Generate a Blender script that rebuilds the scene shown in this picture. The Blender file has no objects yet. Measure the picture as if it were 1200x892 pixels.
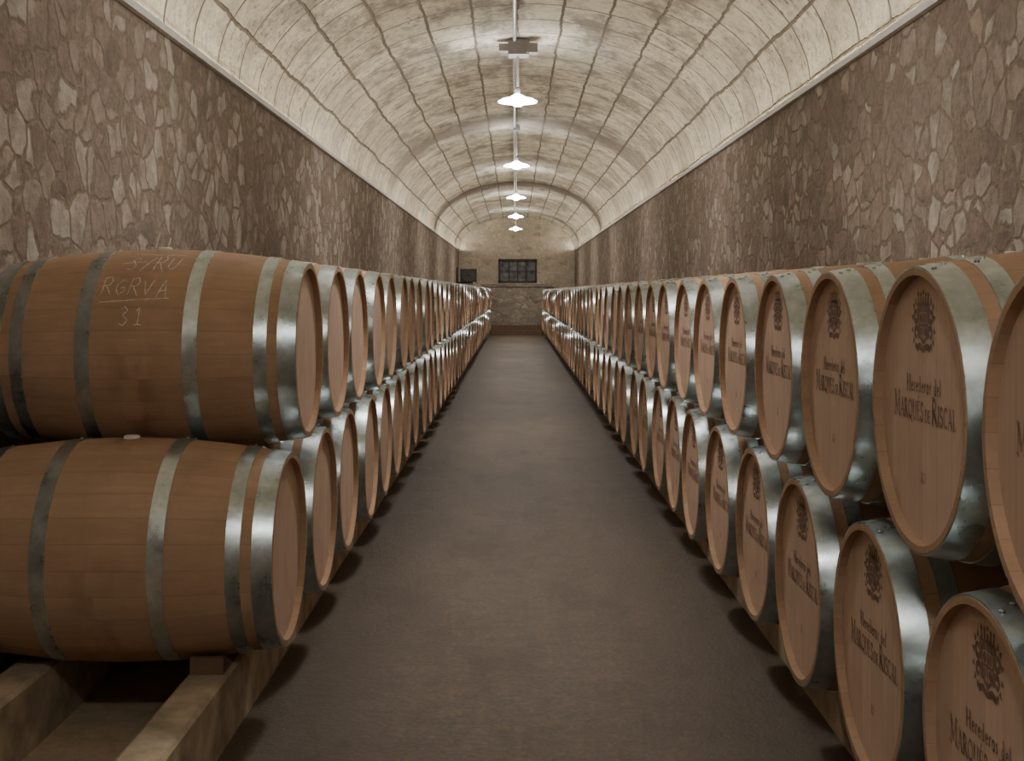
import bpy, math, random
from mathutils import Vector, Matrix
random.seed(4)
C = bpy.context.scene.collection
EYE = 1.35
# ------------------------------------------------------------------ node helpers
class NT:
    def __init__(s, name):
        s.mat = bpy.data.materials.new(name); s.mat.use_nodes = True
        s.t = s.mat.node_tree; s.b = s.t.nodes['Principled BSDF']
        s.L = s.t.links
    def n(s, typ, **kw):
        nd = s.t.nodes.new(typ)
        for k, v in kw.items(): setattr(nd, k, v)
        return nd
    def put(s, sock, v):
        if isinstance(v, bpy.types.NodeSocket): s.L.new(v, sock)
        elif isinstance(v, tuple) and len(v) == 3 and sock.type == 'RGBA': sock.default_value = (*v, 1)
        else: sock.default_value = v
    def m(s, op, a, b=None, c=None):
        nd = s.n('ShaderNodeMath', operation=op)
        s.put(nd.inputs[0], a)
        if b is not None: s.put(nd.inputs[1], b)
        if c is not None: s.put(nd.inputs[2], c)
        return nd.outputs[0]
    def mix(s, f, a, b, mode='MIX'):
        nd = s.n('ShaderNodeMix', data_type='RGBA', blend_type=mode)
        s.put(nd.inputs[0], f); s.put(nd.inputs[6], a); s.put(nd.inputs[7], b)
        return nd.outputs[2]
    def noise(s, vec, scale, detail=3, rough=0.55, out=0, dist=0.0):
        nd = s.n('ShaderNodeTexNoise'); s.L.new(vec, nd.inputs['Vector'])
        nd.inputs['Scale'].default_value = scale; nd.inputs['Detail'].default_value = detail
        nd.inputs['Roughness'].default_value = rough; nd.inputs['Distortion'].default_value = dist
        return nd.outputs[out]
    def coord(s, which='Object'):
        return s.n('ShaderNodeTexCoord').outputs[which]
    def pos(s):
        return s.n('ShaderNodeNewGeometry').outputs['Position']
    def mp(s, vec, scale=(1, 1, 1), loc=(0, 0, 0)):
        nd = s.n('ShaderNodeMapping'); s.L.new(vec, nd.inputs[0])
        nd.inputs['Scale'].default_value = scale; nd.inputs['Location'].default_value = loc
        return nd.outputs[0]
    def ramp(s, f, stops, interp='LINEAR'):
        nd = s.n('ShaderNodeValToRGB'); s.put(nd.inputs[0], f)
        cr = nd.color_ramp; cr.interpolation = interp
        while len(cr.elements) < len(stops): cr.elements.new(0.5)
        for e, (p, c) in zip(cr.elements, stops):
            e.position = p
            e.color = (c, c, c, 1) if not isinstance(c, tuple) else (*c, 1)
        return nd.outputs[0]
    def maprange(s, v, a, b, c=0.0, d=1.0):
        nd = s.n('ShaderNodeMapRange'); s.L.new(v, nd.inputs[0])
        for i, q in enumerate((a, b, c, d)): nd.inputs[i+1].default_value = q
        return nd.outputs[0]
    def sep(s, vec):
        nd = s.n('ShaderNodeSeparateXYZ'); s.L.new(vec, nd.inputs[0]); return nd.outputs
    def comb(s, x, y, z):
        nd = s.n('ShaderNodeCombineXYZ')
        for i, v in enumerate((x, y, z)): s.put(nd.inputs[i], v)
        return nd.outputs[0]
    def vadd(s, a, b, scale=1.0):
        k = s.n('ShaderNodeVectorMath', operation='SCALE'); s.L.new(b, k.inputs[0]); k.inputs['Scale'].default_value = scale
        nd = s.n('ShaderNodeVectorMath', operation='ADD'); s.L.new(a, nd.inputs[0]); s.L.new(k.outputs[0], nd.inputs[1])
        return nd.outputs[0]
    def rand(s):
        return s.n('ShaderNodeObjectInfo').outputs['Random']
    def wn(s, v, dim='1D'):
        nd = s.n('ShaderNodeTexWhiteNoise', noise_dimensions=dim)
        s.L.new(v, nd.inputs['W' if dim == '1D' else 'Vector']); return nd.outputs['Value']
    def bump(s, h, strength=0.5, dist=0.02):
        nd = s.n('ShaderNodeBump'); s.L.new(h, nd.inputs['Height'])
        nd.inputs['Strength'].default_value = strength; nd.inputs['Distance'].default_value = dist
        s.L.new(nd.outputs[0], s.b.inputs['Normal'])
    def fin(s, col, rough=0.8, metal=0.0, spec=0.5):
        s.put(s.b.inputs['Base Color'], col); s.put(s.b.inputs['Roughness'], rough)
        s.b.inputs['Metallic'].default_value = metal
        s.b.inputs['Specular IOR Level'].default_value = spec
        return s.mat

# ------------------------------------------------------------------ materials
def mat_rubble(name, mortar, c_lo, c_mid, c_hi, scale=6.0, light=0.50, zs=1.15, bump=0.45):
    s = NT(name)
    p = s.pos()
    d = s.noise(p, 2.6, 2, out=1)
    pv = s.vadd(p, d, 0.20)
    d2 = s.noise(p, 13, 2, 0.5, out=1)
    pv = s.vadd(pv, d2, 0.05)
    v = s.mp(pv, (1, 1, zs))
    vo = s.n('ShaderNodeTexVoronoi', feature='DISTANCE_TO_EDGE'); s.L.new(v, vo.inputs['Vector']); vo.inputs['Scale'].default_value = scale
    vc = s.n('ShaderNodeTexVoronoi', feature='F1'); s.L.new(v, vc.inputs['Vector']); vc.inputs['Scale'].default_value = scale
    cell = s.sep(vc.outputs['Color'])
    inset = s.m('MULTIPLY', s.m('POWER', cell[2], 2.0), 0.09)
    dd = s.m('SUBTRACT', vo.outputs['Distance'], inset)
    edge = s.maprange(dd, 0.015, 0.08)
    tone = s.ramp(cell[0], [(0.0, c_lo), (0.28, c_mid), (light, tuple(q*1.15 for q in c_mid)), (light + 0.38, c_hi), (1.0, c_hi)])
    tone = s.mix(s.m('MULTIPLY', cell[1], 0.35), tone, (c_mid[0]*1.2, c_mid[1]*1.0, c_mid[2]*1.0))
    sn = s.noise(p, 11, 6, 0.72)
    tone = s.mix(0.85, tone, s.ramp(sn, [(0.3, 0.58), (0.7, 1.35)]), 'MULTIPLY')
    mn = s.noise(p, 32, 4, 0.75)
    mort = s.mix(0.8, mortar, s.ramp(mn, [(0.3, 0.55), (0.7, 1.45)]), 'MULTIPLY')
    cover = s.ramp(s.noise(p, 2.9, 4, 0.65), [(0.38, 0.35), (0.50, 1.0)])
    vis = s.m('MULTIPLY', edge, cover)
    col = s.mix(vis, mort, tone)
    col = s.mix(0.9, col, s.ramp(s.noise(p, 0.6, 3), [(0.3, 0.86), (0.7, 1.12)]), 'MULTIPLY')
    h = s.m('MULTIPLY', s.m('MULTIPLY', edge, cover), s.m('ADD', 0.5, s.m('MULTIPLY', cell[0], 0.7)))
    h = s.m('ADD', h, s.m('ADD', s.m('MULTIPLY', sn, 1.4), s.m('MULTIPLY', mn, 0.7)))
    s.bump(h, bump, 0.026)
    return s.fin(col, 0.95, spec=0.15)

M_WALL = mat_rubble('rubble_stone', (0.228, 0.182, 0.138), (0.195, 0.153, 0.122), (0.275, 0.226, 0.184), (0.45, 0.40, 0.34))
M_ENDW = mat_rubble('end_wall_stone', (0.56, 0.51, 0.41), (0.42, 0.37, 0.29), (0.54, 0.485, 0.395), (0.66, 0.61, 0.51), scale=3.6, zs=1.8)
M_PLINTH = mat_rubble('dark_masonry', (0.27, 0.235, 0.19), (0.18, 0.155, 0.125), (0.30, 0.26, 0.215), (0.42, 0.38, 0.32), scale=3.6, zs=2.2)

def mat_vault(name, dark=False):
    s = NT(name)
    uv = s.coord('UV'); p = s.pos()
    d = s.mp(s.noise(p, 1.2, 2, out=1), (1, 1, 1), (-0.5, -0.5, -0.5))
    uvd = s.vadd(uv, d, 0.07)
    d3 = s.mp(s.noise(p, 10, 3, 0.6, out=1), (1, 1, 1), (-0.5, -0.5, -0.5))
    uvd = s.vadd(uvd, d3, 0.032)
    uvd = s.mp(uvd, (1, 1, 1), (0, 0.06, 0))
    bt = s.n('ShaderNodeTexBrick'); s.L.new(uvd, bt.inputs['Vector'])
    bt.offset = 0.07; bt.offset_frequency = 3; bt.squash = 1.0
    bt.inputs['Scale'].default_value = 1.0
    bt.inputs['Brick Width'].default_value = 0.58; bt.inputs['Row Height'].default_value = 0.395
    bt.inputs['Mortar Size'].default_value = 0.015; bt.inputs['Mortar Smooth'].default_value = 0.4
    bt.inputs['Color1'].default_value = (0.80, 0.74, 0.60, 1); bt.inputs['Color2'].default_value = (0.62, 0.565, 0.45, 1)
    bt.inputs['Mortar'].default_value = (0.20, 0.168, 0.125, 1); bt.inputs['Bias'].default_value = -0.1
    col = bt.outputs['Color']
    fine = s.noise(p, 7, 6, 0.76)
    col = s.mix(0.92, col, s.ramp(fine, [(0.28, (0.48, 0.455, 0.425)), (0.46, (0.92, 0.91, 0.88)), (0.70, (1.13, 1.13, 1.09))]), 'MULTIPLY')
    g = s.noise(s.mp(uv, (1.0, 1.4, 1)), 1.5, 6, 0.74)
    gm = s.ramp(g, [(0.465, 0.0), (0.60, 0.78)])
    z = s.sep(p)[2]; y = s.sep(p)[1]
    zt = s.maprange(z, 2.75, 3.55, 0.40, 1.1)
    col = s.mix(s.m('MULTIPLY', gm, zt), col, (0.27, 0.235, 0.195))
    spot = s.ramp(s.noise(p, 17, 4, 0.65), [(0.55, 0.0), (0.66, 0.80)])
    col = s.mix(s.m('MULTIPLY', spot, s.ramp(s.noise(p, 0.9, 3), [(0.36, 0.08), (0.58, 0.95)])), col, (0.18, 0.15, 0.125))
    wob = s.m('MULTIPLY', s.m('SUBTRACT', s.noise(p, 1.6, 5, 0.75), 0.5), 2.4)
    yy = s.m('ADD', y, wob)
    tot = None
    for c, w, a in ((17.6, 1.1, 1.5), (12.3, 0.6, 0.45), (22.4, 0.7, 0.5), (27.6, 1.2, 1.3), (36.2, 0.9, 0.5)):
        k = s.m('SUBTRACT', 1.0, s.m('DIVIDE', s.m('ABSOLUTE', s.m('SUBTRACT', yy, c)), w))
        k = s.m('MULTIPLY', s.m('MAXIMUM', k, 0.0), a)
        tot = k if tot is None else s.m('ADD', tot, k)
    col = s.mix(s.m('MULTIPLY', s.m('MINIMUM', tot, 1.0), s.maprange(z, 2.8, 3.5, 0.30, 0.85)), col, (0.18, 0.147, 0.12))
    if dark: col = s.mix(s.ramp(s.noise(p, 3, 5, 0.7), [(0.35, 0.3), (0.6, 0.75)]), col, (0.24, 0.20, 0.165))
    h = s.m('ADD', s.m('MULTIPLY', s.m('SUBTRACT', 1.0, bt.outputs['Fac']), 0.8), s.m('MULTIPLY', fine, 1.3))
    s.bump(h, 0.9, 0.025)
    return s.fin(col, 0.92, spec=0.15)
M_VAULT = mat_vault('vault_blocks')
M_RIB = mat_vault('vault_arch_stone', True)

def mat_floor():
    s = NT('worn_concrete_floor'); p = s.pos()
    pl = s.mp(p, (1, 0.4, 1))
    a = s.noise(pl, 1.6, 5, 0.65); b = s.noise(p, 13, 7, 0.82); c = s.noise(p, 50, 4, 0.7)
    col = s.ramp(a, [(0.3, (0.116, 0.085, 0.058)), (0.5, (0.142, 0.106, 0.074)), (0.72, (0.168, 0.128, 0.093))])
    col = s.mix(0.95, col, s.ramp(b, [(0.32, 0.48), (0.5, 0.95), (0.68, 1.42)]), 'MULTIPLY')
    col = s.mix(0.5, col, s.ramp(c, [(0.35, 0.62), (0.65, 1.38)]), 'MULTIPLY')
    sp = s.ramp(c, [(0.63, 0.0), (0.70, 0.4)])
    col = s.mix(sp, col, (0.25, 0.195, 0.145))
    st = s.ramp(s.noise(pl, 2.6, 6, 0.72), [(0.50, 0.0), (0.62, 0.45)])
    col = s.mix(st, col, (0.072, 0.050, 0.034))
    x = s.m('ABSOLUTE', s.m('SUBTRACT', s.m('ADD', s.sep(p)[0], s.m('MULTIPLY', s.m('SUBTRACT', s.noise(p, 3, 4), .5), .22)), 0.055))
    col = s.mix(s.m('MULTIPLY', s.maprange(x, .30, .74), 0.70), col, (0.062, 0.044, 0.030))  # dirt towards the rails, deepened with painted shade to mask the barrels' scalloped shadows
    col = s.mix(s.maprange(x, .92, 1.05), col, s.mix(0.9, (0.44, 0.34, 0.23), s.ramp(b, [(0.3, 0.6), (0.7, 1.3)]), 'MULTIPLY'))  # ground under the barrels painted paler to offset the deep shade there
    s.bump(s.m('ADD', b, s.m('MULTIPLY', c, 0.6)), 0.6, 0.010)
    return s.fin(col, s.ramp(b, [(0.3, 0.48), (0.7, 0.76)]), spec=0.32)
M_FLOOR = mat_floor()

def mat_stave():
    s = NT('oak_staves'); o = s.coord('Object'); sp = s.sep(o)
    ang = s.m('MULTIPLY', s.m('ADD', s.m('ARCTAN2', sp[1], sp[2]), 3.1416), 28 / 6.28318)
    idx = s.m('FLOOR', ang); fr = s.m('FRACT', ang)
    r = s.rand()
    tone = s.wn(s.m('ADD', idx, s.m('MULTIPLY', r, 97.0)))
    off = s.comb(s.m('MULTIPLY', r, 40.0), s.m('MULTIPLY', tone, 9.0), 0.0)
    q = s.n('ShaderNodeVectorMath', operation='ADD'); s.L.new(o, q.inputs[0]); s.L.new(off, q.inputs[1]); q = q.outputs[0]
    gr = s.noise(s.mp(q, (2.2, 40, 40)), 1.6, 4, 0.65)
    bl = s.noise(o, 4.5, 5, 0.68)
    col = s.ramp(tone, [(0.0, (0.415, 0.268, 0.172)), (0.5, (0.438, 0.286, 0.185)), (1.0, (0.462, 0.304, 0.200))])
    col = s.mix(0.45, col, s.ramp(gr, [(0.3, 0.80), (0.7, 1.15)]), 'MULTIPLY')
    col = s.mix(0.7, col, s.ramp(bl, [(0.3, 0.80), (0.7, 1.15)]), 'MULTIPLY')
    seam = s.m('MINIMUM', fr, s.m('SUBTRACT', 1.0, fr))
    sm = s.ramp(seam, [(0.0, 1.0), (0.022, 0.0)])
    col = s.mix(s.m('MULTIPLY', sm, 0.38), col, (0.13, 0.075, 0.048))
    bz = s.maprange(s.m('ABSOLUTE', sp[0]), 0.10, 0.0)
    low = s.maprange(sp[2], 0.10, -0.05, 0.0, 1.0)
    low = s.m('MAXIMUM', low, s.maprange(sp[2], 0.31, 0.345, 0.0, 1.0))
    stn = s.ramp(s.noise(s.mp(q, (9, 2.2, 2.2)), 1.0, 4, 0.65), [(0.44, 0.0), (0.60, 0.6)])
    col = s.mix(s.m('MULTIPLY', s.m('MULTIPLY', stn, bz), low), col, (0.19, 0.09, 0.06))
    col = s.mix(s.ramp(r, [(0.0, 0.0), (1.0, 0.18)]), col, (0.27, 0.175, 0.12))
    s.bump(s.m('SUBTRACT', s.m('MULTIPLY', gr, 0.3), sm), 0.3, 0.003)
    return s.fin(col, 0.85, spec=0.12)
M_STAVE = mat_stave()

def mat_head():
    s = NT('oak_barrel_head'); o = s.coord('Object'); sp = s.sep(o); r = s.rand()
    bw = s.m('DIVIDE', s.m('ADD', sp[1], s.m('ADD', 5.0, s.m('MULTIPLY', r, 0.06))), 0.085)
    idx = s.m('FLOOR', bw); fr = s.m('FRACT', bw)
    tone = s.wn(s.m('ADD', idx, s.m('MULTIPLY', r, 31.0)))
    q = s.n('ShaderNodeVectorMath', operation='ADD'); s.L.new(o, q.inputs[0])
    s.L.new(s.comb(s.m('MULTIPLY', r, 23.0), s.m('MULTIPLY', tone, 5.0), 0.0), q.inputs[1]); q = q.outputs[0]
    gr = s.noise(s.mp(q, (30, 45, 2.0)), 1.3, 4, 0.6)
    col = s.ramp(tone, [(0.0, (0.585, 0.425, 0.32)), (1.0, (0.63, 0.465, 0.36))])
    col = s.mix(0.4, col, s.ramp(gr, [(0.3, 0.82), (0.7, 1.1)]), 'MULTIPLY')
    bl = s.noise(q, 5, 3, 0.6)
    col = s.mix(0.6, col, s.ramp(bl, [(0.3, 0.82), (0.7, 1.1)]), 'MULTIPLY')
    seam = s.m('MINIMUM', fr, s.m('SUBTRACT', 1.0, fr))
    col = s.mix(s.ramp(seam, [(0.0, 0.35), (0.03, 0.0)]), col, (0.28, 0.18, 0.13))
    col = s.mix(s.ramp(r, [(0.0, 0.0), (1.0, 0.28)]), col, (0.44, 0.29, 0.20))
    s.bump(gr, 0.15, 0.003)
    return s.fin(col, 0.8, spec=0.15)
M_HEAD = mat_head()

def mat_hoop():
    s = NT('galvanised_hoop_steel'); o = s.coord('Object'); r = s.rand()
    q = s.vadd(o, s.comb(s.m('MULTIPLY', r, 30.0), r, r), 1.0)
    a = s.noise(q, 9, 4, 0.65); b = s.noise(q, 60, 2, 0.6)
    col = s.ramp(a, [(0.3, (0.38, 0.435, 0.435)), (0.55, (0.545, 0.61, 0.62)), (0.75, (0.74, 0.81, 0.83))])
    col = s.mix(0.4, col, s.ramp(b, [(0.3, 0.78), (0.7, 1.12)]), 'MULTIPLY')
    s.bump(b, 0.10, 0.002)
    return s.fin(col, s.ramp(a, [(0.3, 0.24), (0.7, 0.38)]), 0.93)
M_HOOP = mat_hoop()

def simple(name, col, rough=0.6, metal=0.0, var=0.25, scale=12, spec=0.4, bump=0.0):
    s = NT(name); o = s.coord('Object')
    n = s.noise(o, scale, 4, 0.6)
    c = s.mix(1.0, col, s.ramp(n, [(0.3, 1 - var), (0.7, 1 + var)]), 'MULTIPLY')
    if bump: s.bump(n, bump, 0.01)
    return s.fin(c, rough, metal, spec)
M_RAIL = simple('rail_weathered_concrete', (0.38, 0.305, 0.215), 0.88, var=0.4, scale=7, bump=0.6)
M_CHOCK = simple('dark_wood_chock', (0.13, 0.08, 0.05), 0.8)
M_BUNG = simple('pale_silicone_bung', (0.72, 0.68, 0.6), 0.5, var=0.08)
M_INK = simple('burnt_brand_ink', (0.275, 0.168, 0.120), 0.85, var=0.5, scale=45)
M_CREST = simple('burnt_crest_ink', (0.20, 0.12, 0.087), 0.85, var=0.45, scale=45)
M_CHALK = simple('white_chalk', (0.72, 0.66, 0.60), 0.95, var=0.4, scale=120)
M_TRAY = simple('grey_painted_tray', (0.60, 0.59, 0.57), 0.55, var=0.1)
M_PIPE = simple('galvanised_conduit', (0.42, 0.41, 0.39), 0.4, 0.6, var=0.15)
M_DARK = simple('dark_painted_metal', (0.035, 0.033, 0.03), 0.5, var=0.2)
M_FRAME = simple('dark_window_wood', (0.08, 0.065, 0.05), 0.6, var=0.2)
M_GLASS = simple('dusty_pane', (0.18, 0.18, 0.18), 0.3, var=0.8, scale=5)
M_BOX = simple('grey_plastic_box', (0.17, 0.155, 0.14), 0.5, var=0.1)
def glow(name, base, col, e):
    sb = NT(name); sb.b.inputs['Emission Color'].default_value = (*col, 1)
    sb.b.inputs['Emission Strength'].default_value = e; return sb.fin(base, 0.35)
M_BULB = glow('glowing_bulb', (1, 1, 1), (0.90, 0.96, 1), 100)
M_OPAL = glow('lit_opal_glass', (0.9, 0.9, 0.9), (0.95, 0.97, 1.0), 40)

# ------------------------------------------------------------------ mesh helpers
def mesh(name, v, f, mats, smooth=False, midx=None, uv=None, sharp=None):
    me = bpy.data.meshes.new(name); me.from_pydata(v, [], f)
    for m in (mats if isinstance(mats, (list, tuple)) else [mats]): me.materials.append(m)
    if smooth:
        for p in me.polygons: p.use_smooth = True
    if midx:
        for p, i in zip(me.polygons, midx): p.material_index = i
    if uv:
        l = me.uv_layers.new(name='UVMap')
        for lp in me.loops: l.data[lp.index].uv = uv[lp.vertex_index]
    me.update()
    if sharp: me.set_sharp_from_angle(angle=math.radians(sharp))
    return me
def obj(name, me, loc=(0, 0, 0), parent=None, rot=None):
    o = bpy.data.objects.new(name, me); C.objects.link(o); o.location = loc
    if rot: o.rotation_euler = rot
    if parent: o.parent = parent
    return o
def top(o, label, cat, group=None, kind=None):
    o['label'] = label; o['category'] = cat
    if group: o['group'] = group
    if kind: o['kind'] = kind
    return o
def struct(o, label=None):
    o['kind'] = 'structure'
    if label: o['label'] = label; 
    return o
def boxes(bs):
    V = []; F = []
    for (x0, y0, z0, x1, y1, z1) in bs:
        b = len(V)
        V += [(x0,y0,z0),(x1,y0,z0),(x1,y1,z0),(x0,y1,z0),(x0,y0,z1),(x1,y0,z1),(x1,y1,z1),(x0,y1,z1)]
        F += [tuple(b+i for i in q) for q in ((0,3,2,1),(4,5,6,7),(0,1,5,4),(1,2,6,5),(2,3,7,6),(3,0,4,7))]
    return V, F
def lathe(prof, seg=56, axis='x', closed=False):
    V = []; F = []
    n = len(prof)
    for i in range(seg):
        a = 2 * math.pi * i / seg
        for (x, r) in prof:
            if axis == 'x': V.append((x, r * math.sin(a), r * math.cos(a)))
            else: V.append((r * math.cos(a), r * math.sin(a), x))
    for i in range(seg):
        j = (i + 1) % seg
        for k in range(n if closed else n - 1):
            k2 = (k + 1) % n
            q = (i*n+k, i*n+k2, j*n+k2, j*n+k)
            F.append(q if axis == 'x' else q[::-1])
    return V, F
def disc(x, r, seg=56, flip=False):
    V = [(x, r*math.sin(2*math.pi*i/seg), r*math.cos(2*math.pi*i/seg)) for i in range(seg)]
    f = tuple(range(seg)); 
    return V, [f[::-1] if not flip else f]
def join(parts):
    V = []; F = []; I = []
    for (v, f), mi in parts:
        b = len(V); V += v; F += [tuple(b+i for i in q) for q in f]; I += [mi]*len(f)
    return V, F, I
def rod(p0, p1, r, seg=12):
    p0 = Vector(p0); p1 = Vector(p1); d = (p1-p0).normalized()
    u = d.orthogonal().normalized(); w = d.cross(u)
    V = []; F = []
    for p in (p0, p1):
        for i in range(seg):
            a = 2*math.pi*i/seg; V.append(tuple(p + u*r*math.cos(a) + w*r*math.sin(a)))
    for i in range(seg):
        j = (i+1) % seg; F.append((i, j, seg+j, seg+i))
    F.append(tuple(range(seg))[::-1]); F.append(tuple(range(seg, 2*seg)))
    return V, F

# ------------------------------------------------------------------ room
XL, XR, YB, YE = -1.80, 1.945, -3.0, 40.0
ZS, RISE = EYE + 1.345, 1.08
XC = (XL+XR)/2; AX = (XR-XL)/2
v, f = boxes([(XL-0.3, YB, -0.2, XR+0.3, YE+0.3, 0.0)])
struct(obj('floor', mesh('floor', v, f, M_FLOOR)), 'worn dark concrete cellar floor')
v, f = boxes([(XL-0.3, YB, 0, XL, YE, ZS)]); struct(obj('wall_left', mesh('wall_left', v, f, M_WALL)), 'rubble stone masonry wall')
v, f = boxes([(XR, YB, 0, XR+0.3, YE, ZS)]); struct(obj('wall_right', mesh('wall_right', v, f, M_WALL)), 'rubble stone masonry wall')
WX0, WX1, WZ0, WZ1 = -0.52, 0.72, EYE+0.29, EYE+1.06
v, f = boxes([(XL-.3, YE, 0, WX0, YE+.3, 4), (WX1, YE, 0, XR+.3, YE+.3, 4), (WX0, YE, 0, WX1, YE+.3, WZ0), (WX0, YE, WZ1, WX1, YE+.3, 4)])
struct(obj('wall_end', mesh('wall_end', v, f, M_ENDW)), 'pale stone end wall with a window opening')
v, f = boxes([(XL-.3, YB-.3, 0, XR+.3, YB, 4)])
struct(obj('wall_back', mesh('wall_back', v, f, M_WALL)), 'rubble stone masonry wall')

def arc(n, off=0.0):
    pts = []; L = 0; prev = None
    for i in range(n+1):
        t = math.pi * (1 - i/n)
        x = XC + (AX-off)*math.cos(t); z = ZS + (RISE-off)*math.sin(t)
        if prev: L += math.hypot(x-prev[0], z-prev[1])
        pts.append((x, z, L)); prev = (x, z)
    return pts
def vault(y0, y1, ny, off=0.0, thick=0.0):
    V = []; F = []; UV = []
    A = arc(64, off); n = len(A)
    for j in range(ny+1):
        y = y0 + (y1-y0)*j/ny
        for (x, z, L) in A: V.append((x, y, z)); UV.append((y, L))
    for j in range(ny):
        for i in range(n-1): F.append((j*n+i, (j+1)*n+i, (j+1)*n+i+1, j*n+i+1)[::-1])
    if thick:
        B = arc(64, off-thick)
        for row, yy in ((0, y0), (ny, y1)):
            b = len(V)
            for (x, z, L) in B: V.append((x, yy, z)); UV.append((yy-thick, L))
            for i in range(n-1):
                F.append((row*n+i, row*n+i+1, b+i+1, b+i))
    return V, F, UV
V, F, UV = vault(YB, YE, 86)
struct(obj('ceiling', mesh('ceiling', V, F, M_VAULT, smooth=True, uv=UV)), 'cream stone block barrel vault with dark joints')
k = 3
for (a, b, o_) in ((27.3, 27.9, 0.02), (36.6, 37.2, 0.03)):
    V, F, UV = vault(a, b, 1, o_, o_)
    struct(obj('trim_%d' % k, mesh('arch', V, F, M_RIB, uv=UV)), 'stained transverse stone arch'); k += 1
# slim trunking along the springing, with unseen strip lights assumed inside
for side, name, x0 in ((1, 'trim_1', XL), (-1, 'trim_2', XR)):
    w = 0.030
    prof = [(0, 0), (w, 0), (w, 0.036), (w-0.004, 0.036), (w-0.004, 0.005), (0, 0.005)]
    V = []; F = []
    for y in (YB, YE):
        for (px, pz) in prof: V.append((x0+side*px, y, ZS-0.026+pz))
    n = 6
    for i in range(n):
        j = (i+1) % n; F.append((i, j, n+j, n+i))
    F += [tuple(range(n)), tuple(range(n, 2*n))[::-1]]
    struct(obj(name, mesh(name, V, F, M_TRAY)), 'thin grey trunking along the springing of the vault')
def area(name, loc, rot, sx, sy, e, col, shape='RECTANGLE'):
    l = bpy.data.lights.new(name, 'AREA'); l.shape = shape; l.size = sx
    if shape == 'RECTANGLE': l.size_y = sy
    l.energy = e; l.color = col
    o = bpy.data.objects.new(name, l); C.objects.link(o); o.location = loc; o.rotation_euler = rot
    return o
STRIP = 8.0
y = YB
while y < YE - 0.1:
    seg = min(8.6, YE-y)
    for side, x0 in ((1, XL), (-1, XR)):
        area('strip_light', (x0+side*0.019, y+seg/2, ZS+0.008), (0, math.radians(180 + side*74), 0), 0.012, seg*0.98, STRIP*seg*(.9 if y < 5 else 1), (1, 0.92, 0.79))
    y += seg

# window in the end wall
we = bpy.data.objects.new('window_1', None); C.objects.link(we); we.location = ((WX0+WX1)/2, YE, WZ0); struct(we, 'dark wooden barred window')
hw = (WX1-WX0)/2; hh = WZ1-WZ0
v, f = boxes([(-hw, -.03, 0, -hw+.06, .20, hh), (hw-.06, -.03, 0, hw, .20, hh), (-hw, -.03, 0, hw, .20, .06), (-hw, -.03, hh-.06, hw, .20, hh)])
obj('window_frame', mesh('window_frame', v, f, M_FRAME), parent=we)
v, f = boxes([(-hw+.06, .17, .06, hw-.06, .19, hh-.06)]); obj('window_pane', mesh('window_pane', v, f, M_GLASS), parent=we)
bs = [(-hw+.06+(2*hw-.12)*t-.022, .015, .06, -hw+.06+(2*hw-.12)*t+.022, .045, hh-.06) for t in (.25, .5, .75)] + [(-hw+.06, .02, hh/2-.012, hw-.06, .04, hh/2+.012)]
v, f = boxes(bs); obj('window_bars', mesh('window_bars', v, f, M_FRAME), parent=we)
v, f = boxes([(-1.0, 39.2, 0, 1.15, 39.99, EYE+0.16), (-1.05, 39.15, EYE+0.16, 1.2, 39.99, EYE+0.24)])
top(obj('stone_parapet', mesh('stone_parapet', v, f, M_PLINTH)), 'low dark masonry parapet with a flat coping below the window', 'low wall')
v, f = boxes([(-0.72, 38.4, 0, 0.85, 38.9, 0.14), (-0.72, 38.65, 0.14, 0.85, 39.15, 0.3)])
top(obj('step', mesh('step', v, f, M_CHOCK)), 'dark worn steps at the end of the aisle', 'step')
fh = bpy.data.objects.new('wall_fan', None); C.objects.link(fh); fh.location = (XL+.01, 38.2, EYE+0.2)
top(fh, 'dark metal fan unit on a bracket fixed to the stone wall', 'fan')
v, f = boxes([(0.12, -.2, .1, .62, .2, .5)]); obj('fan_housing', mesh('fan_housing', v, f, M_DARK), parent=fh)
v, f = boxes([(0, -.04, .0, .03, .04, .55), (0.0, -.03, .06, .5, .03, .1)]); obj('bracket', mesh('bracket', v, f, M_DARK), parent=fh)
V, F = [], []
for r in (0.06, 0.11, 0.16):
    a, b = lathe([(0, r), (0.008, r+.006), (0, r+.012), (-0.006, r+.006)], 24, closed=True)
    b0 = len(V); V += [(-p[1]+.37, p[0]-.21, p[2]+.3) for p in a]; F += [tuple(b0+i for i in q) for q in b]
obj('fan_grille', mesh('fan_grille', V, F, M_BOX), parent=fh)

# ------------------------------------------------------------------ barrel
H = 0.50; RB = 0.345; RE = 0.296
REC, RIM = 0.020, 0.016
def rad(x): return RB - (RB-RE)*(abs(x)/H)**1.9
def rail(x0, x1, z1, lab):
    V = []; F = []; n = 60; y0, y1 = 0.6, 38.2
    rr = random.Random(int(x0*1000))
    for j in range(n+1):
        y = y0+(y1-y0)*j/n; d = rr.uniform(-.004, .004)
        for (x, z) in ((x0+d, 0.0), (x0+d, z1-.012), (x0+.012, z1-.001), (x1-.012, z1-.001), (x1+d, z1-.012), (x1+d, 0.0)): V.append((x, y, z))
    for j in range(n):
        for i in range(5): F.append((j*6+i, (j+1)*6+i, (j+1)*6+i+1, j*6+i+1)[::-1])
    F += [tuple(range(6)), tuple(range(n*6, n*6+6))[::-1]]
    top(obj('barrel_rail', mesh('barrel_rail', V, F, M_RAIL)), lab, 'rail', 'long rails under the barrels')
LX, RX = -0.70-H, 0.825+H
LZ = (0.545, 1.15); RZ = (0.500, 1.105)
rl = 'long weathered pale rail carrying the lower barrels'
rt = rad(.22)
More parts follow.
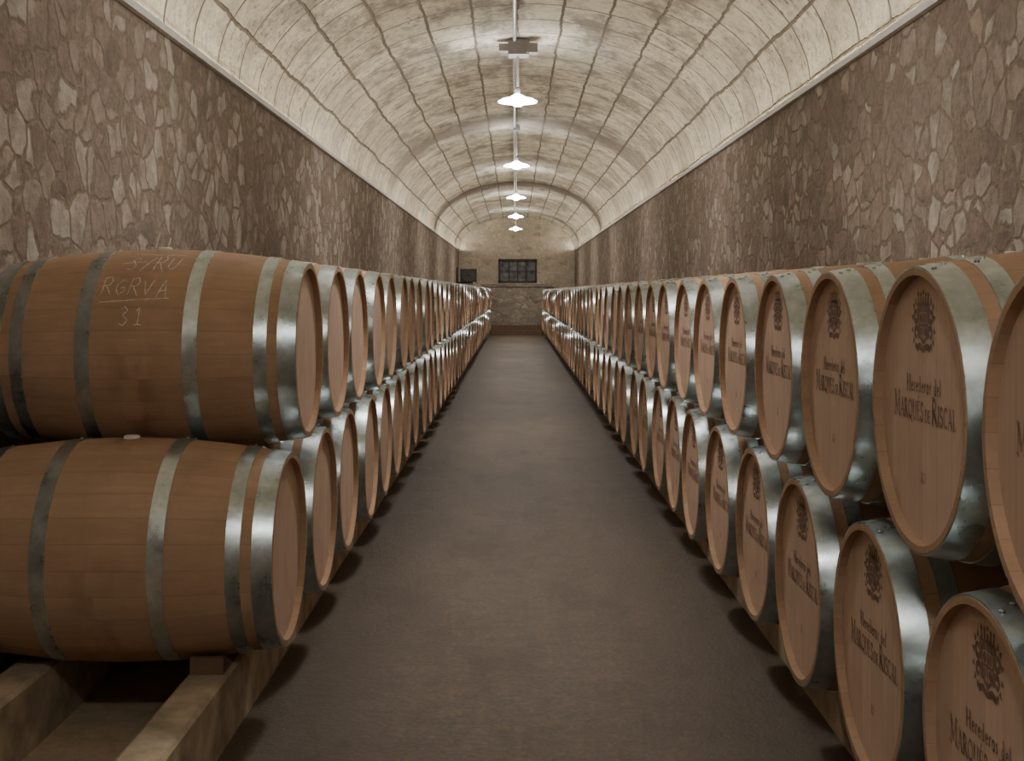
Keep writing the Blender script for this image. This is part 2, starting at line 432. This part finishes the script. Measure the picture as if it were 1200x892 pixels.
for X, Z in ((LX, LZ[0]), (RX, RZ[0])):
    rail(X+.22, X+.345, Z-rt, rl); rail(X-.345, X-.22, Z-rt, rl)

def body_geo(seg=60, n=22):
    prof = [(-H+REC+.006, RE-RIM-.003), (-H, RE-RIM), (-H, RE-.002)]
    prof += [(-H + 2*H*i/n, rad(-H + 2*H*i/n)) for i in range(1, n)]
    prof += [(H, RE-.002), (H, RE-RIM), (H-REC-.006, RE-RIM-.003)]
    return lathe(prof, seg)
def hoop_geo(c, w, seg=60, t=0.0028, rivet=False):
    a, b = c-w/2, c+w/2; m = (a+b)/2
    ra, rb, rm = rad(min(max(a,-H),H)), rad(min(max(b,-H),H)), rad(m)
    prof = [(a, ra-.002), (a, ra+t), (m, rm+t), (b, rb+t), (b, rb-.002)]
    V, F = lathe(prof, seg)
    if rivet:
        for (dx, da) in ((-w*.22, 0.18), (w*.22, 0.24)):
            x = c+dx; r = rad(x)+t
            base = len(V); k = 8
            ca = Vector((0, math.sin(da), math.cos(da))); ta = Vector((0, math.cos(da), -math.sin(da))); xa = Vector((1,0,0))
            for ring, (rr, hgt) in enumerate(((.006, 0), (.005, .003), (.002, .0045))):
                for q in range(k):
                    A = 2*math.pi*q/k
                    V.append(tuple(Vector((x,0,0)) + ca*(r+hgt) + ta*rr*math.cos(A) + xa*rr*math.sin(A)))
            for ring in range(2):
                for q in range(k):
                    q2 = (q+1) % k; F.append((base+ring*k+q, base+ring*k+q2, base+(ring+1)*k+q2, base+(ring+1)*k+q))
            F.append(tuple(base+2*k+q for q in range(k)))
    return V, F
HOOPS = [(-.470, .058), (-.388, .042), (-.170, .046), (.170, .046), (.388, .042), (.470, .058)]
def bung_geo():
    V, F = lathe([(RB-.004, .0), (RB-.004, .026), (RB+.004, .026), (RB+.008, .022), (RB+.008, .0)], 20, axis='z')
    return V, F
me_body = mesh('barrel_body', *body_geo(), M_STAVE, smooth=True, sharp=35)
me_hoops = [mesh('hoop', *hoop_geo(c, w, rivet=True), M_HOOP, smooth=True, sharp=35) for c, w in HOOPS]
RH = RE-RIM-.0015
me_headF = mesh('barrel_head', *disc(H-REC, RH, flip=False), M_HEAD)
me_headB = mesh('barrel_head', *disc(-H+REC, RH, flip=True), M_HEAD)
me_bung = mesh('bung', *bung_geo(), M_BUNG, smooth=True, sharp=35)
parts = [(body_geo(32, 12), 0)] + [(hoop_geo(c, w, 32), 1) for c, w in HOOPS] + [(disc(H-REC, RH, 32), 2), (disc(-H+REC, RH, 32, True), 2), (bung_geo(), 3)]
V, F, I = join(parts)
me_far = mesh('wine_barrel_plain', V, F, [M_STAVE, M_HOOP, M_HEAD, M_BUNG], smooth=True, midx=I, sharp=35)

# --- brand: lettering
HX = H-REC+.0006
TH, TN = .130, .046
def bow(cx, cy, rx, ry, a0, a1, n=12):
    return [(cx+rx*math.cos(math.radians(a0+(a1-a0)*i/n)), cy+ry*math.sin(math.radians(a0+(a1-a0)*i/n))) for i in range(n+1)]
def sf(x, y, w=.15): return ([(x-w, y+.06), (x+w, y-.06)], .052)
CAP = {
 'M': (1.05, [([(.14,0),(.17,1)],TN), ([(.17,1),(.52,.12)],TH), ([(.52,.12),(.86,1)],TN), ([(.86,1),(.90,0)],TH), sf(.14,.02), sf(.90,.02), sf(.12,.98,.09), sf(.92,.98,.09)]),
 'A': (.88, [([(.12,0),(.42,1)],TN), ([(.42,1),(.76,0)],TH), ([(.22,.34),(.64,.34)],TN), sf(.12,.02,.11), sf(.76,.02), sf(.38,1.0,.10)]),
 'R': (.84, [([(.18,0),(.18,1)],TH), (bow(.20,.74,.40,.25,90,-90),.080), ([(.34,.49),(.78,0)],TH), sf(.18,.02), sf(.14,.98,.09), sf(.78,.02,.08)]),
 'Q': (.92, [(bow(.46,.5,.36,.47,0,360,24),.095), ([(.45,.16),(.66,-.02),(.92,-.18)],.07)]),
 'U': (.90, [([(.18,1),(.18,.32)],TH), (bow(.46,.32,.28,.30,180,360),.07), ([(.74,.32),(.74,1)],TH), sf(.18,.98), sf(.74,.98,.11)]),
 'E': (.74, [([(.18,0),(.18,1)],TH), ([(.06,.98),(.62,.98),(.64,.82)],TN), ([(.18,.52),(.50,.52)],TN), ([(.50,.42),(.50,.62)],TN), ([(.06,.02),(.62,.02),(.67,.20)],TN)]),
 'S': (.66, [([(.55,.76)]+bow(.33,.73,.21,.23,40,235,12)+bow(.31,.27,.25,.25,50,-150,12)+[(.07,.24)],.090)]),
 'D': (.92, [([(.18,0),(.18,1)],TH), ([(.06,.98),(.34,.98)]+bow(.34,.5,.46,.48,90,-90,14)+[(.06,.02)],.07)]),
 'I': (.38, [([(.19,0),(.19,1)],TH), sf(.19,.02), sf(.19,.98)]),
 'C': (.82, [(bow(.47,.5,.36,.47,48,312,18),.090), ([(.71,.70),(.73,.97)],TN)]),
 'L': (.72, [([(.18,0),(.18,1)],TH), sf(.18,.98), ([(.06,.02),(.60,.02),(.66,.24)],TN)]),
 ' ': (.34, []),
 'H': (.92, [([(.18,0),(.18,1)],TH), ([(.74,0),(.74,1)],TH), ([(.18,.52),(.74,.52)],TN), sf(.18,.02), sf(.74,.02), sf(.18,.98), sf(.74,.98)]),
 'e': (.50, [([(.10,.30),(.40,.34)]+bow(.26,.28,.16,.26,20,310,14),.070)]),
 'r': (.42, [([(.13,0),(.13,.55)],.10), ([(.13,.42),(.26,.55),(.38,.50)],.075)]),
 'd': (.56, [(bow(.24,.27,.16,.26,0,360,16),.070), ([(.40,0),(.38,.6),(.30,1)],.09)]),
 'o': (.54, [(bow(.26,.27,.17,.27,0,360,16),.080)]),
 's': (.42, [([(.34,.46),(.22,.55),(.10,.44),(.30,.20),(.24,.02),(.08,.08)],.075)]),
 'l': (.28, [([(.13,0),(.13,1)],.10)]),
 '7': (.6, [([(.08,.95),(.52,.95),(.22,0)],.07)]),
}
def pen(V, F, pts, w, put):
    n = len(pts); b = len(V)
    for i, p in enumerate(pts):
        a, c = pts[max(i-1, 0)], pts[min(i+1, n-1)]
        dx, dy = c[0]-a[0], c[1]-a[1]; l = math.hypot(dx, dy) or 1
        V.append(put(p[0]-dy/l*w, p[1]+dx/l*w)); V.append(put(p[0]+dy/l*w, p[1]-dx/l*w))
    for i in range(n-1): F.append((b+2*i, b+2*i+1, b+2*i+3, b+2*i+2))
def caps_geo(txt, sizes, y0, width, accent=None):
    V = []; F = []
    adv = sum(CAP[c][0]*s_+.05*s_ for c, s_ in zip(txt, sizes)); kx = width/adv
    x = -width/2
    for i, (c, s_) in enumerate(zip(txt, sizes)):
        wd, st = CAP[c]
        put = lambda px, py: (HX, x+px*s_*kx, y0+py*s_)
        for pts, w in st: pen(V, F, pts, w, put)
        if i == accent: pen(V, F, [(.30, 1.10), (.52, 1.34)], .06, put)
        x += (wd+.05)*s_*kx
    return V, F
t = 'MARQUES DE RISCAL'; b_, m_, d_ = .054, .040, .026
sz = [b_]+[m_]*6+[m_*.7]+[d_, d_]+[m_*.7]+[b_]+[m_]*5
g1 = caps_geo(t, sz, -.026, .385, 5)
t = 'Herederos del'
g2 = caps_geo(t, [.034]*len(t), .034, .215)
V, F, I = join([(g1, 0), (g2, 0)])
me_brand = mesh('brand_lettering', V, F, M_INK)
v, f = caps_geo('R7', [.022]*2, -.155, .030); me_mark = mesh('stamped_mark', v, f, M_INK)
# --- brand: crest
def crest_geo():
    V = []; F = []; KX, KY = 1.02, 1.18
    def P(x, y): return (HX, x*KX, y*KY+.180)
    def strip(pts, w0, w1=None, closed=False):
        w1 = w0 if w1 is None else w1
        n = len(pts); b = len(V)
        for i, p in enumerate(pts):
            if closed: a, c = pts[(i-1) % n], pts[(i+1) % n]
            else: a, c = pts[max(i-1, 0)], pts[min(i+1, n-1)]
            dx, dy = c[0]-a[0], c[1]-a[1]; l = math.hypot(dx, dy) or 1
            w = w0+(w1-w0)*i/(n-1)
            V.append(P(p[0]-dy/l*w, p[1]+dx/l*w)); V.append(P(p[0]+dy/l*w, p[1]-dx/l*w))
        for i in range(n if closed else n-1):
            j = (i+1) % n; F.append((b+2*i, b+2*i+1, b+2*j+1, b+2*j))
    def dot(x, y, r):
        b = len(V)
        for i in range(10): V.append(P(x+r*math.cos(i*.628), y+r*math.sin(i*.628)))
        F.append(tuple(range(b, b+10)))
    sh = [(-.026, .02), (0, .024), (.026, .02), (.027, -.005), (.020, -.024), (0, -.036), (-.020, -.024), (-.027, -.005)]
    strip(sh, .0038, closed=True)
    strip([(0, .022), (0, -.034)], .0026); strip([(-.026, -.004), (.026, -.004)], .0026)
    dot(-.013, .008, .0092); dot(.013, -.015, .0088)
    for q in (-.020, -.014, -.008): strip([(q, -.008), (q, -.022)], .0023)
    for q in (.006, .012, .018): strip([(q, .017), (q, .0)], .0023)
    strip([(-.026, .028), (0, .032), (.026, .028)], .0050)
    for i in range(5):
        x = -.026+.013*i; t = (-.030+.015*i)
        strip([(x, .030), (t, .047)], .0058, .0026); dot(t, .050+(.004 if i == 2 else 0), .0048)
    for s_ in (-1, 1):
        sp = [(s_*(.046+.017*(1-i/30)*math.cos(i*.30+2.2)), .014+.017*(1-i/30)*math.sin(i*.30+2.2)) for i in range(26)]
        strip(sp, .0066, .0028)
        sp = [(s_*(.043+.015*(1-i/26)*math.cos(-i*.32-2.6)), -.020+.015*(1-i/26)*math.sin(-i*.32-2.6)) for i in range(22)]
        strip(sp, .0064, .0026)
        for i in range(7):
            a = 2.1-i*.6
            bx, by = .045+.017*math.cos(a), -.002+.034*math.sin(a)
            strip([(s_*bx, by), (s_*(bx+.012*math.cos(a)), by+.012*math.sin(a))], .0060, .0012)
    strip([(-.042, -.046), (-.022, -.041), (0, -.047), (.022, -.041), (.042, -.046)], .0060)
    return V, F
me_crest = mesh('crest', *crest_geo(), M_CREST)

# --- chalk writing following the curve of the staves
GL = {'R': [[(0,0),(.04,1),(.4,1.04),(.52,.78),(.4,.55),(0,.5)],[(.2,.5),(.6,-.05)]],
 'G': [[(.55,.85),(.32,1),(.06,.7),(.03,.35),(.25,0),(.55,.12),(.58,.45),(.3,.42)]],
 'V': [[(0,1),(.24,0),(.58,1.08)]], 'A': [[(0,-.04),(.3,1),(.58,0)],[(.06,.32),(.56,.38)]],
 '3': [[(.05,.9),(.3,1),(.5,.8),(.22,.55),(.52,.3),(.3,0),(0,.1)]],
 '1': [[(.15,.78),(.33,1),(.33,0)],[(.12,0),(.54,0)]],
 'S': [[(.5,.9),(.25,1),(.05,.8),(.45,.35),(.3,0),(0,.12)]],
 '/': [[(.05,-.15),(.5,1.1)]],
 'U': [[(0,1),(.03,.2),(.28,0),(.5,.2),(.55,1)]]}
def chalk_geo():
    V = []; F = []
    rr = random.Random(2)
    def S(x, ph):
        r = rad(x)+.0012
        return (x, -r*math.cos(ph), r*math.sin(ph))
    def stroke(pts, w=.0016):
        P = []
        for a, b in zip(pts, pts[1:]):
            n = max(2, int(math.hypot(b[0]-a[0], b[1]-a[1])/.006))
            for i in range(n): P.append((a[0]+(b[0]-a[0])*i/n, a[1]+(b[1]-a[1])*i/n))
        P.append(pts[-1]); b0 = len(V); n = len(P)
        for i, p in enumerate(P):
            a, c = P[max(i-1,0)], P[min(i+1,n-1)]
            dx, dy = c[0]-a[0], c[1]-a[1]; l = math.hypot(dx, dy) or 1; ww = w*rr.uniform(.4, 1.3)
            jx, jy = rr.uniform(-.0008, .0008), rr.uniform(-.0008, .0008)
            for s_ in (1, -1):
                V.append(S(p[0]+jx-s_*dy/l*ww, (p[1]+jy+s_*dx/l*ww)/RB))
        for i in range(n-1): F.append((b0+2*i, b0+2*i+1, b0+2*i+3, b0+2*i+2))
    def write(txt, x, ph, h, w, gap, lean=.09):
        for ch in txt:
            dy = rr.uniform(-.006, .006); hh_ = h*rr.uniform(.88, 1.15); sl = rr.uniform(-.07, .07)+lean
            for st in GL[ch]: stroke([(x+px*w+py*h*sl, ph*RB+py*hh_+dy) for px, py in st])
            x += w*.62+gap*rr.uniform(.5, 1.4)
    write('RGRVA', -.125, math.radians(33), .062, .052, .012)
    stroke([(-.127, math.radians(29)*RB), (-.02, math.radians(30.2)*RB), (.093, math.radians(31.5)*RB)])
    write('31', -.055, math.radians(16), .058, .050, .010)
    write('S/RU', -.066, math.radians(51.5), .076, .052, .009, .14)
    stroke([(-.090, math.radians(58)*RB), (-.01, math.radians(60)*RB)])
    stroke([(-.066, math.radians(71)*RB), (.02, math.radians(68.5)*RB), (.11, math.radians(69)*RB)])
    return V, F
me_chalk = mesh('chalk_writing', *chalk_geo(), M_CHALK)

def make_barrel(x, y, z, side, tier, detail, brand, label=None, chalk=False, grp=''):
    rz = 0 if side < 0 else math.pi
    rz += random.uniform(-.006, .006)
    tier_n = ('lower', 'upper')[tier]
    if not detail:
        o = obj('wine_barrel', me_far, (x, y, z), rot=(0, 0, rz))
        top(o, label or 'oak wine barrel with galvanised hoops on the %s tier' % tier_n, 'barrel', grp); return o
    e = bpy.data.objects.new('wine_barrel', None); C.objects.link(e)
    e.location = (x, y, z-RB); e.rotation_euler = (0, 0, rz); e.empty_display_size = .2
    top(e, label or (('oak wine barrel, burnt crest on pale head, %s tier' if brand else 'oak wine barrel with galvanised hoops on the %s tier') % tier_n), 'barrel', grp)
    off = (0, 0, RB)
    obj('barrel_body', me_body, off, e)
    for h in me_hoops: obj('hoop', h, off, e)
    obj('barrel_head', me_headF, off, e); obj('barrel_head', me_headB, off, e)
    obj('bung', me_bung, off, e)
    if brand:
        obj('brand_lettering', me_brand, off, e)['label'] = 'burnt dark brown lettering'
        obj('crest', me_crest, off, e)['label'] = 'burnt dark brown heraldic crest'
        obj('stamped_mark', me_mark, off, e)['label'] = 'small burnt mark'
    if chalk:
        obj('chalk_writing', me_chalk, off, e)['label'] = 'hand-written white chalk marks'
    return e
P = 0.71
def chock(x, y, z, s_):
    w = .05
    V = [(x-w, y+s_*.105, z), (x+w, y+s_*.105, z), (x-w, y+s_*.21, z), (x+w, y+s_*.21, z),
         (x-w, y+s_*.105, z+.010), (x+w, y+s_*.105, z+.010), (x-w, y+s_*.19, z+.050), (x+w, y+s_*.19, z+.050), (x-w, y+s_*.21, z+.050), (x+w, y+s_*.21, z+.050)]
    F = [(0,2,3,1), (0,1,5,4), (4,5,7,6), (6,7,9,8), (8,9,3,2), (0,4,6,8,2), (1,3,9,7,5)]
    me = mesh('barrel_chock', V, F, M_CHOCK)
    top(obj('barrel_chock', me), 'small dark wooden wedge between rail and barrel', 'wedge', 'wedges on the rails')
for side, X, Z, y0s, yend in ((-1, LX, LZ, (3.895, 4.25), 36.4), (1, RX, RZ, (2.225, 1.87), 37.2)):
    for tier in (0, 1):
        k = 0
        while y0s[tier]+k*P < yend:
            y = y0s[tier]+k*P
            first = side < 0 and tier == 1 and k == 0
            make_barrel(X+random.uniform(-.008, .008), y, Z[tier], side, tier, y < 11.5, side > 0 and y < 9,
                        label='oak wine barrel with white chalk marks on its reddish-brown staves' if first else None, chalk=first,
                        grp='stacked barrels along one wall' if side < 0 else 'stacked barrels along the opposite wall')
            if tier == 0 and k < 6:
                rx = X+(.283 if side < 0 else -.283)
                for s_ in (-1, 1): chock(rx, y, Z[0]-rt-.001, s_)
            k += 1

# ------------------------------------------------------------------ pendants, conduit
LAMPX = 0.03
def zc(x): return ZS + RISE*math.sqrt(max(0, 1-((x-XC)/AX)**2))
LZh = EYE+1.83
shade_prof = [(-.006, .186), (0.0, .19), (.022, .15), (.040, .08), (.070, .03), (.070, .024), (.036, .075), (.018, .146)]
me_shade = mesh('lamp_shade', *lathe(shade_prof, 28, 'z', closed=True), M_OPAL, smooth=True)
me_sock = mesh('lamp_socket', *lathe([(.03, 0), (.03, .022), (.12, .026), (.14, .012), (.14, 0)], 20, 'z'), M_BOX, smooth=True)
me_bulb = mesh('light_bulb', *lathe([(-.050, 0), (-.046, .035), (-.025, .066), (.0, .07), (.02, .04), (.03, .02)], 16, 'z'), M_BULB, smooth=True)
top_z = zc(LAMPX); tz = top_z-LZh
v, f = rod((0, 0, .12), (0, 0, tz-.02), .012); me_stem = mesh('lamp_stem', v, f, M_PIPE)
v, f = boxes([(-.18, -.07, tz-.12, .17, .07, tz-.05), (-.09, -.12, tz-.16, .11, .10, tz-.02), (.08, -.16, tz-.15, .19, -.02, tz-.06)])
me_box = mesh('ceiling_bracket', v, f, M_BOX)
v, f = boxes([(-.05, -.05, tz-.08, .05, .05, tz-.01)]); me_rose = mesh('ceiling_bracket', v, f, M_PIPE)
for i, y in enumerate((-0.3, 5.8, 11.9, 18.0, 24.1, 30.2, 36.2)):
    e = bpy.data.objects.new('pendant_lamp', None); C.objects.link(e); e.location = (LAMPX, y, LZh)
    top(e, 'lit pendant lamp with white opal shade on a metal stem', 'lamp', 'row of pendant lamps under the vault')
    for n_, m_ in (('lamp_shade', me_shade), ('lamp_socket', me_sock), ('light_bulb', me_bulb), ('lamp_stem', me_stem), ('ceiling_bracket', me_box if i == 2 else me_rose)):
        obj(n_, m_, parent=e)
    area('lamp_light', (LAMPX, y, LZh-.056), (0, 0, 0), .30, .30, (26, 23, 24, 26, 28, 34, 40)[i], (1.0, .94, .86), 'DISK')
v, f = rod((LAMPX-.03, YB, top_z-.026), (LAMPX-.03, 37, top_z-.026), .018)
top(obj('ceiling_conduit', mesh('ceiling_conduit', v, f, M_PIPE)), 'long galvanised cable conduit along the vault crown', 'pipe')

# ------------------------------------------------------------------ world, camera
w = bpy.data.worlds.new('w'); bpy.context.scene.world = w; w.use_nodes = True
w.node_tree.nodes['Background'].inputs[0].default_value = (0.02, 0.018, 0.015, 1)
cam = bpy.data.cameras.new('camera'); cam.sensor_width = 36; cam.lens = 1450/1200*36
cam.shift_x = -3/1200; cam.shift_y = -104/1200; cam.clip_start = .05; cam.clip_end = 200
co = bpy.data.objects.new('camera', cam); C.objects.link(co); co.location = (0, 0, EYE); co.rotation_euler = (math.pi/2, 0, 0)
bpy.context.scene.camera = co
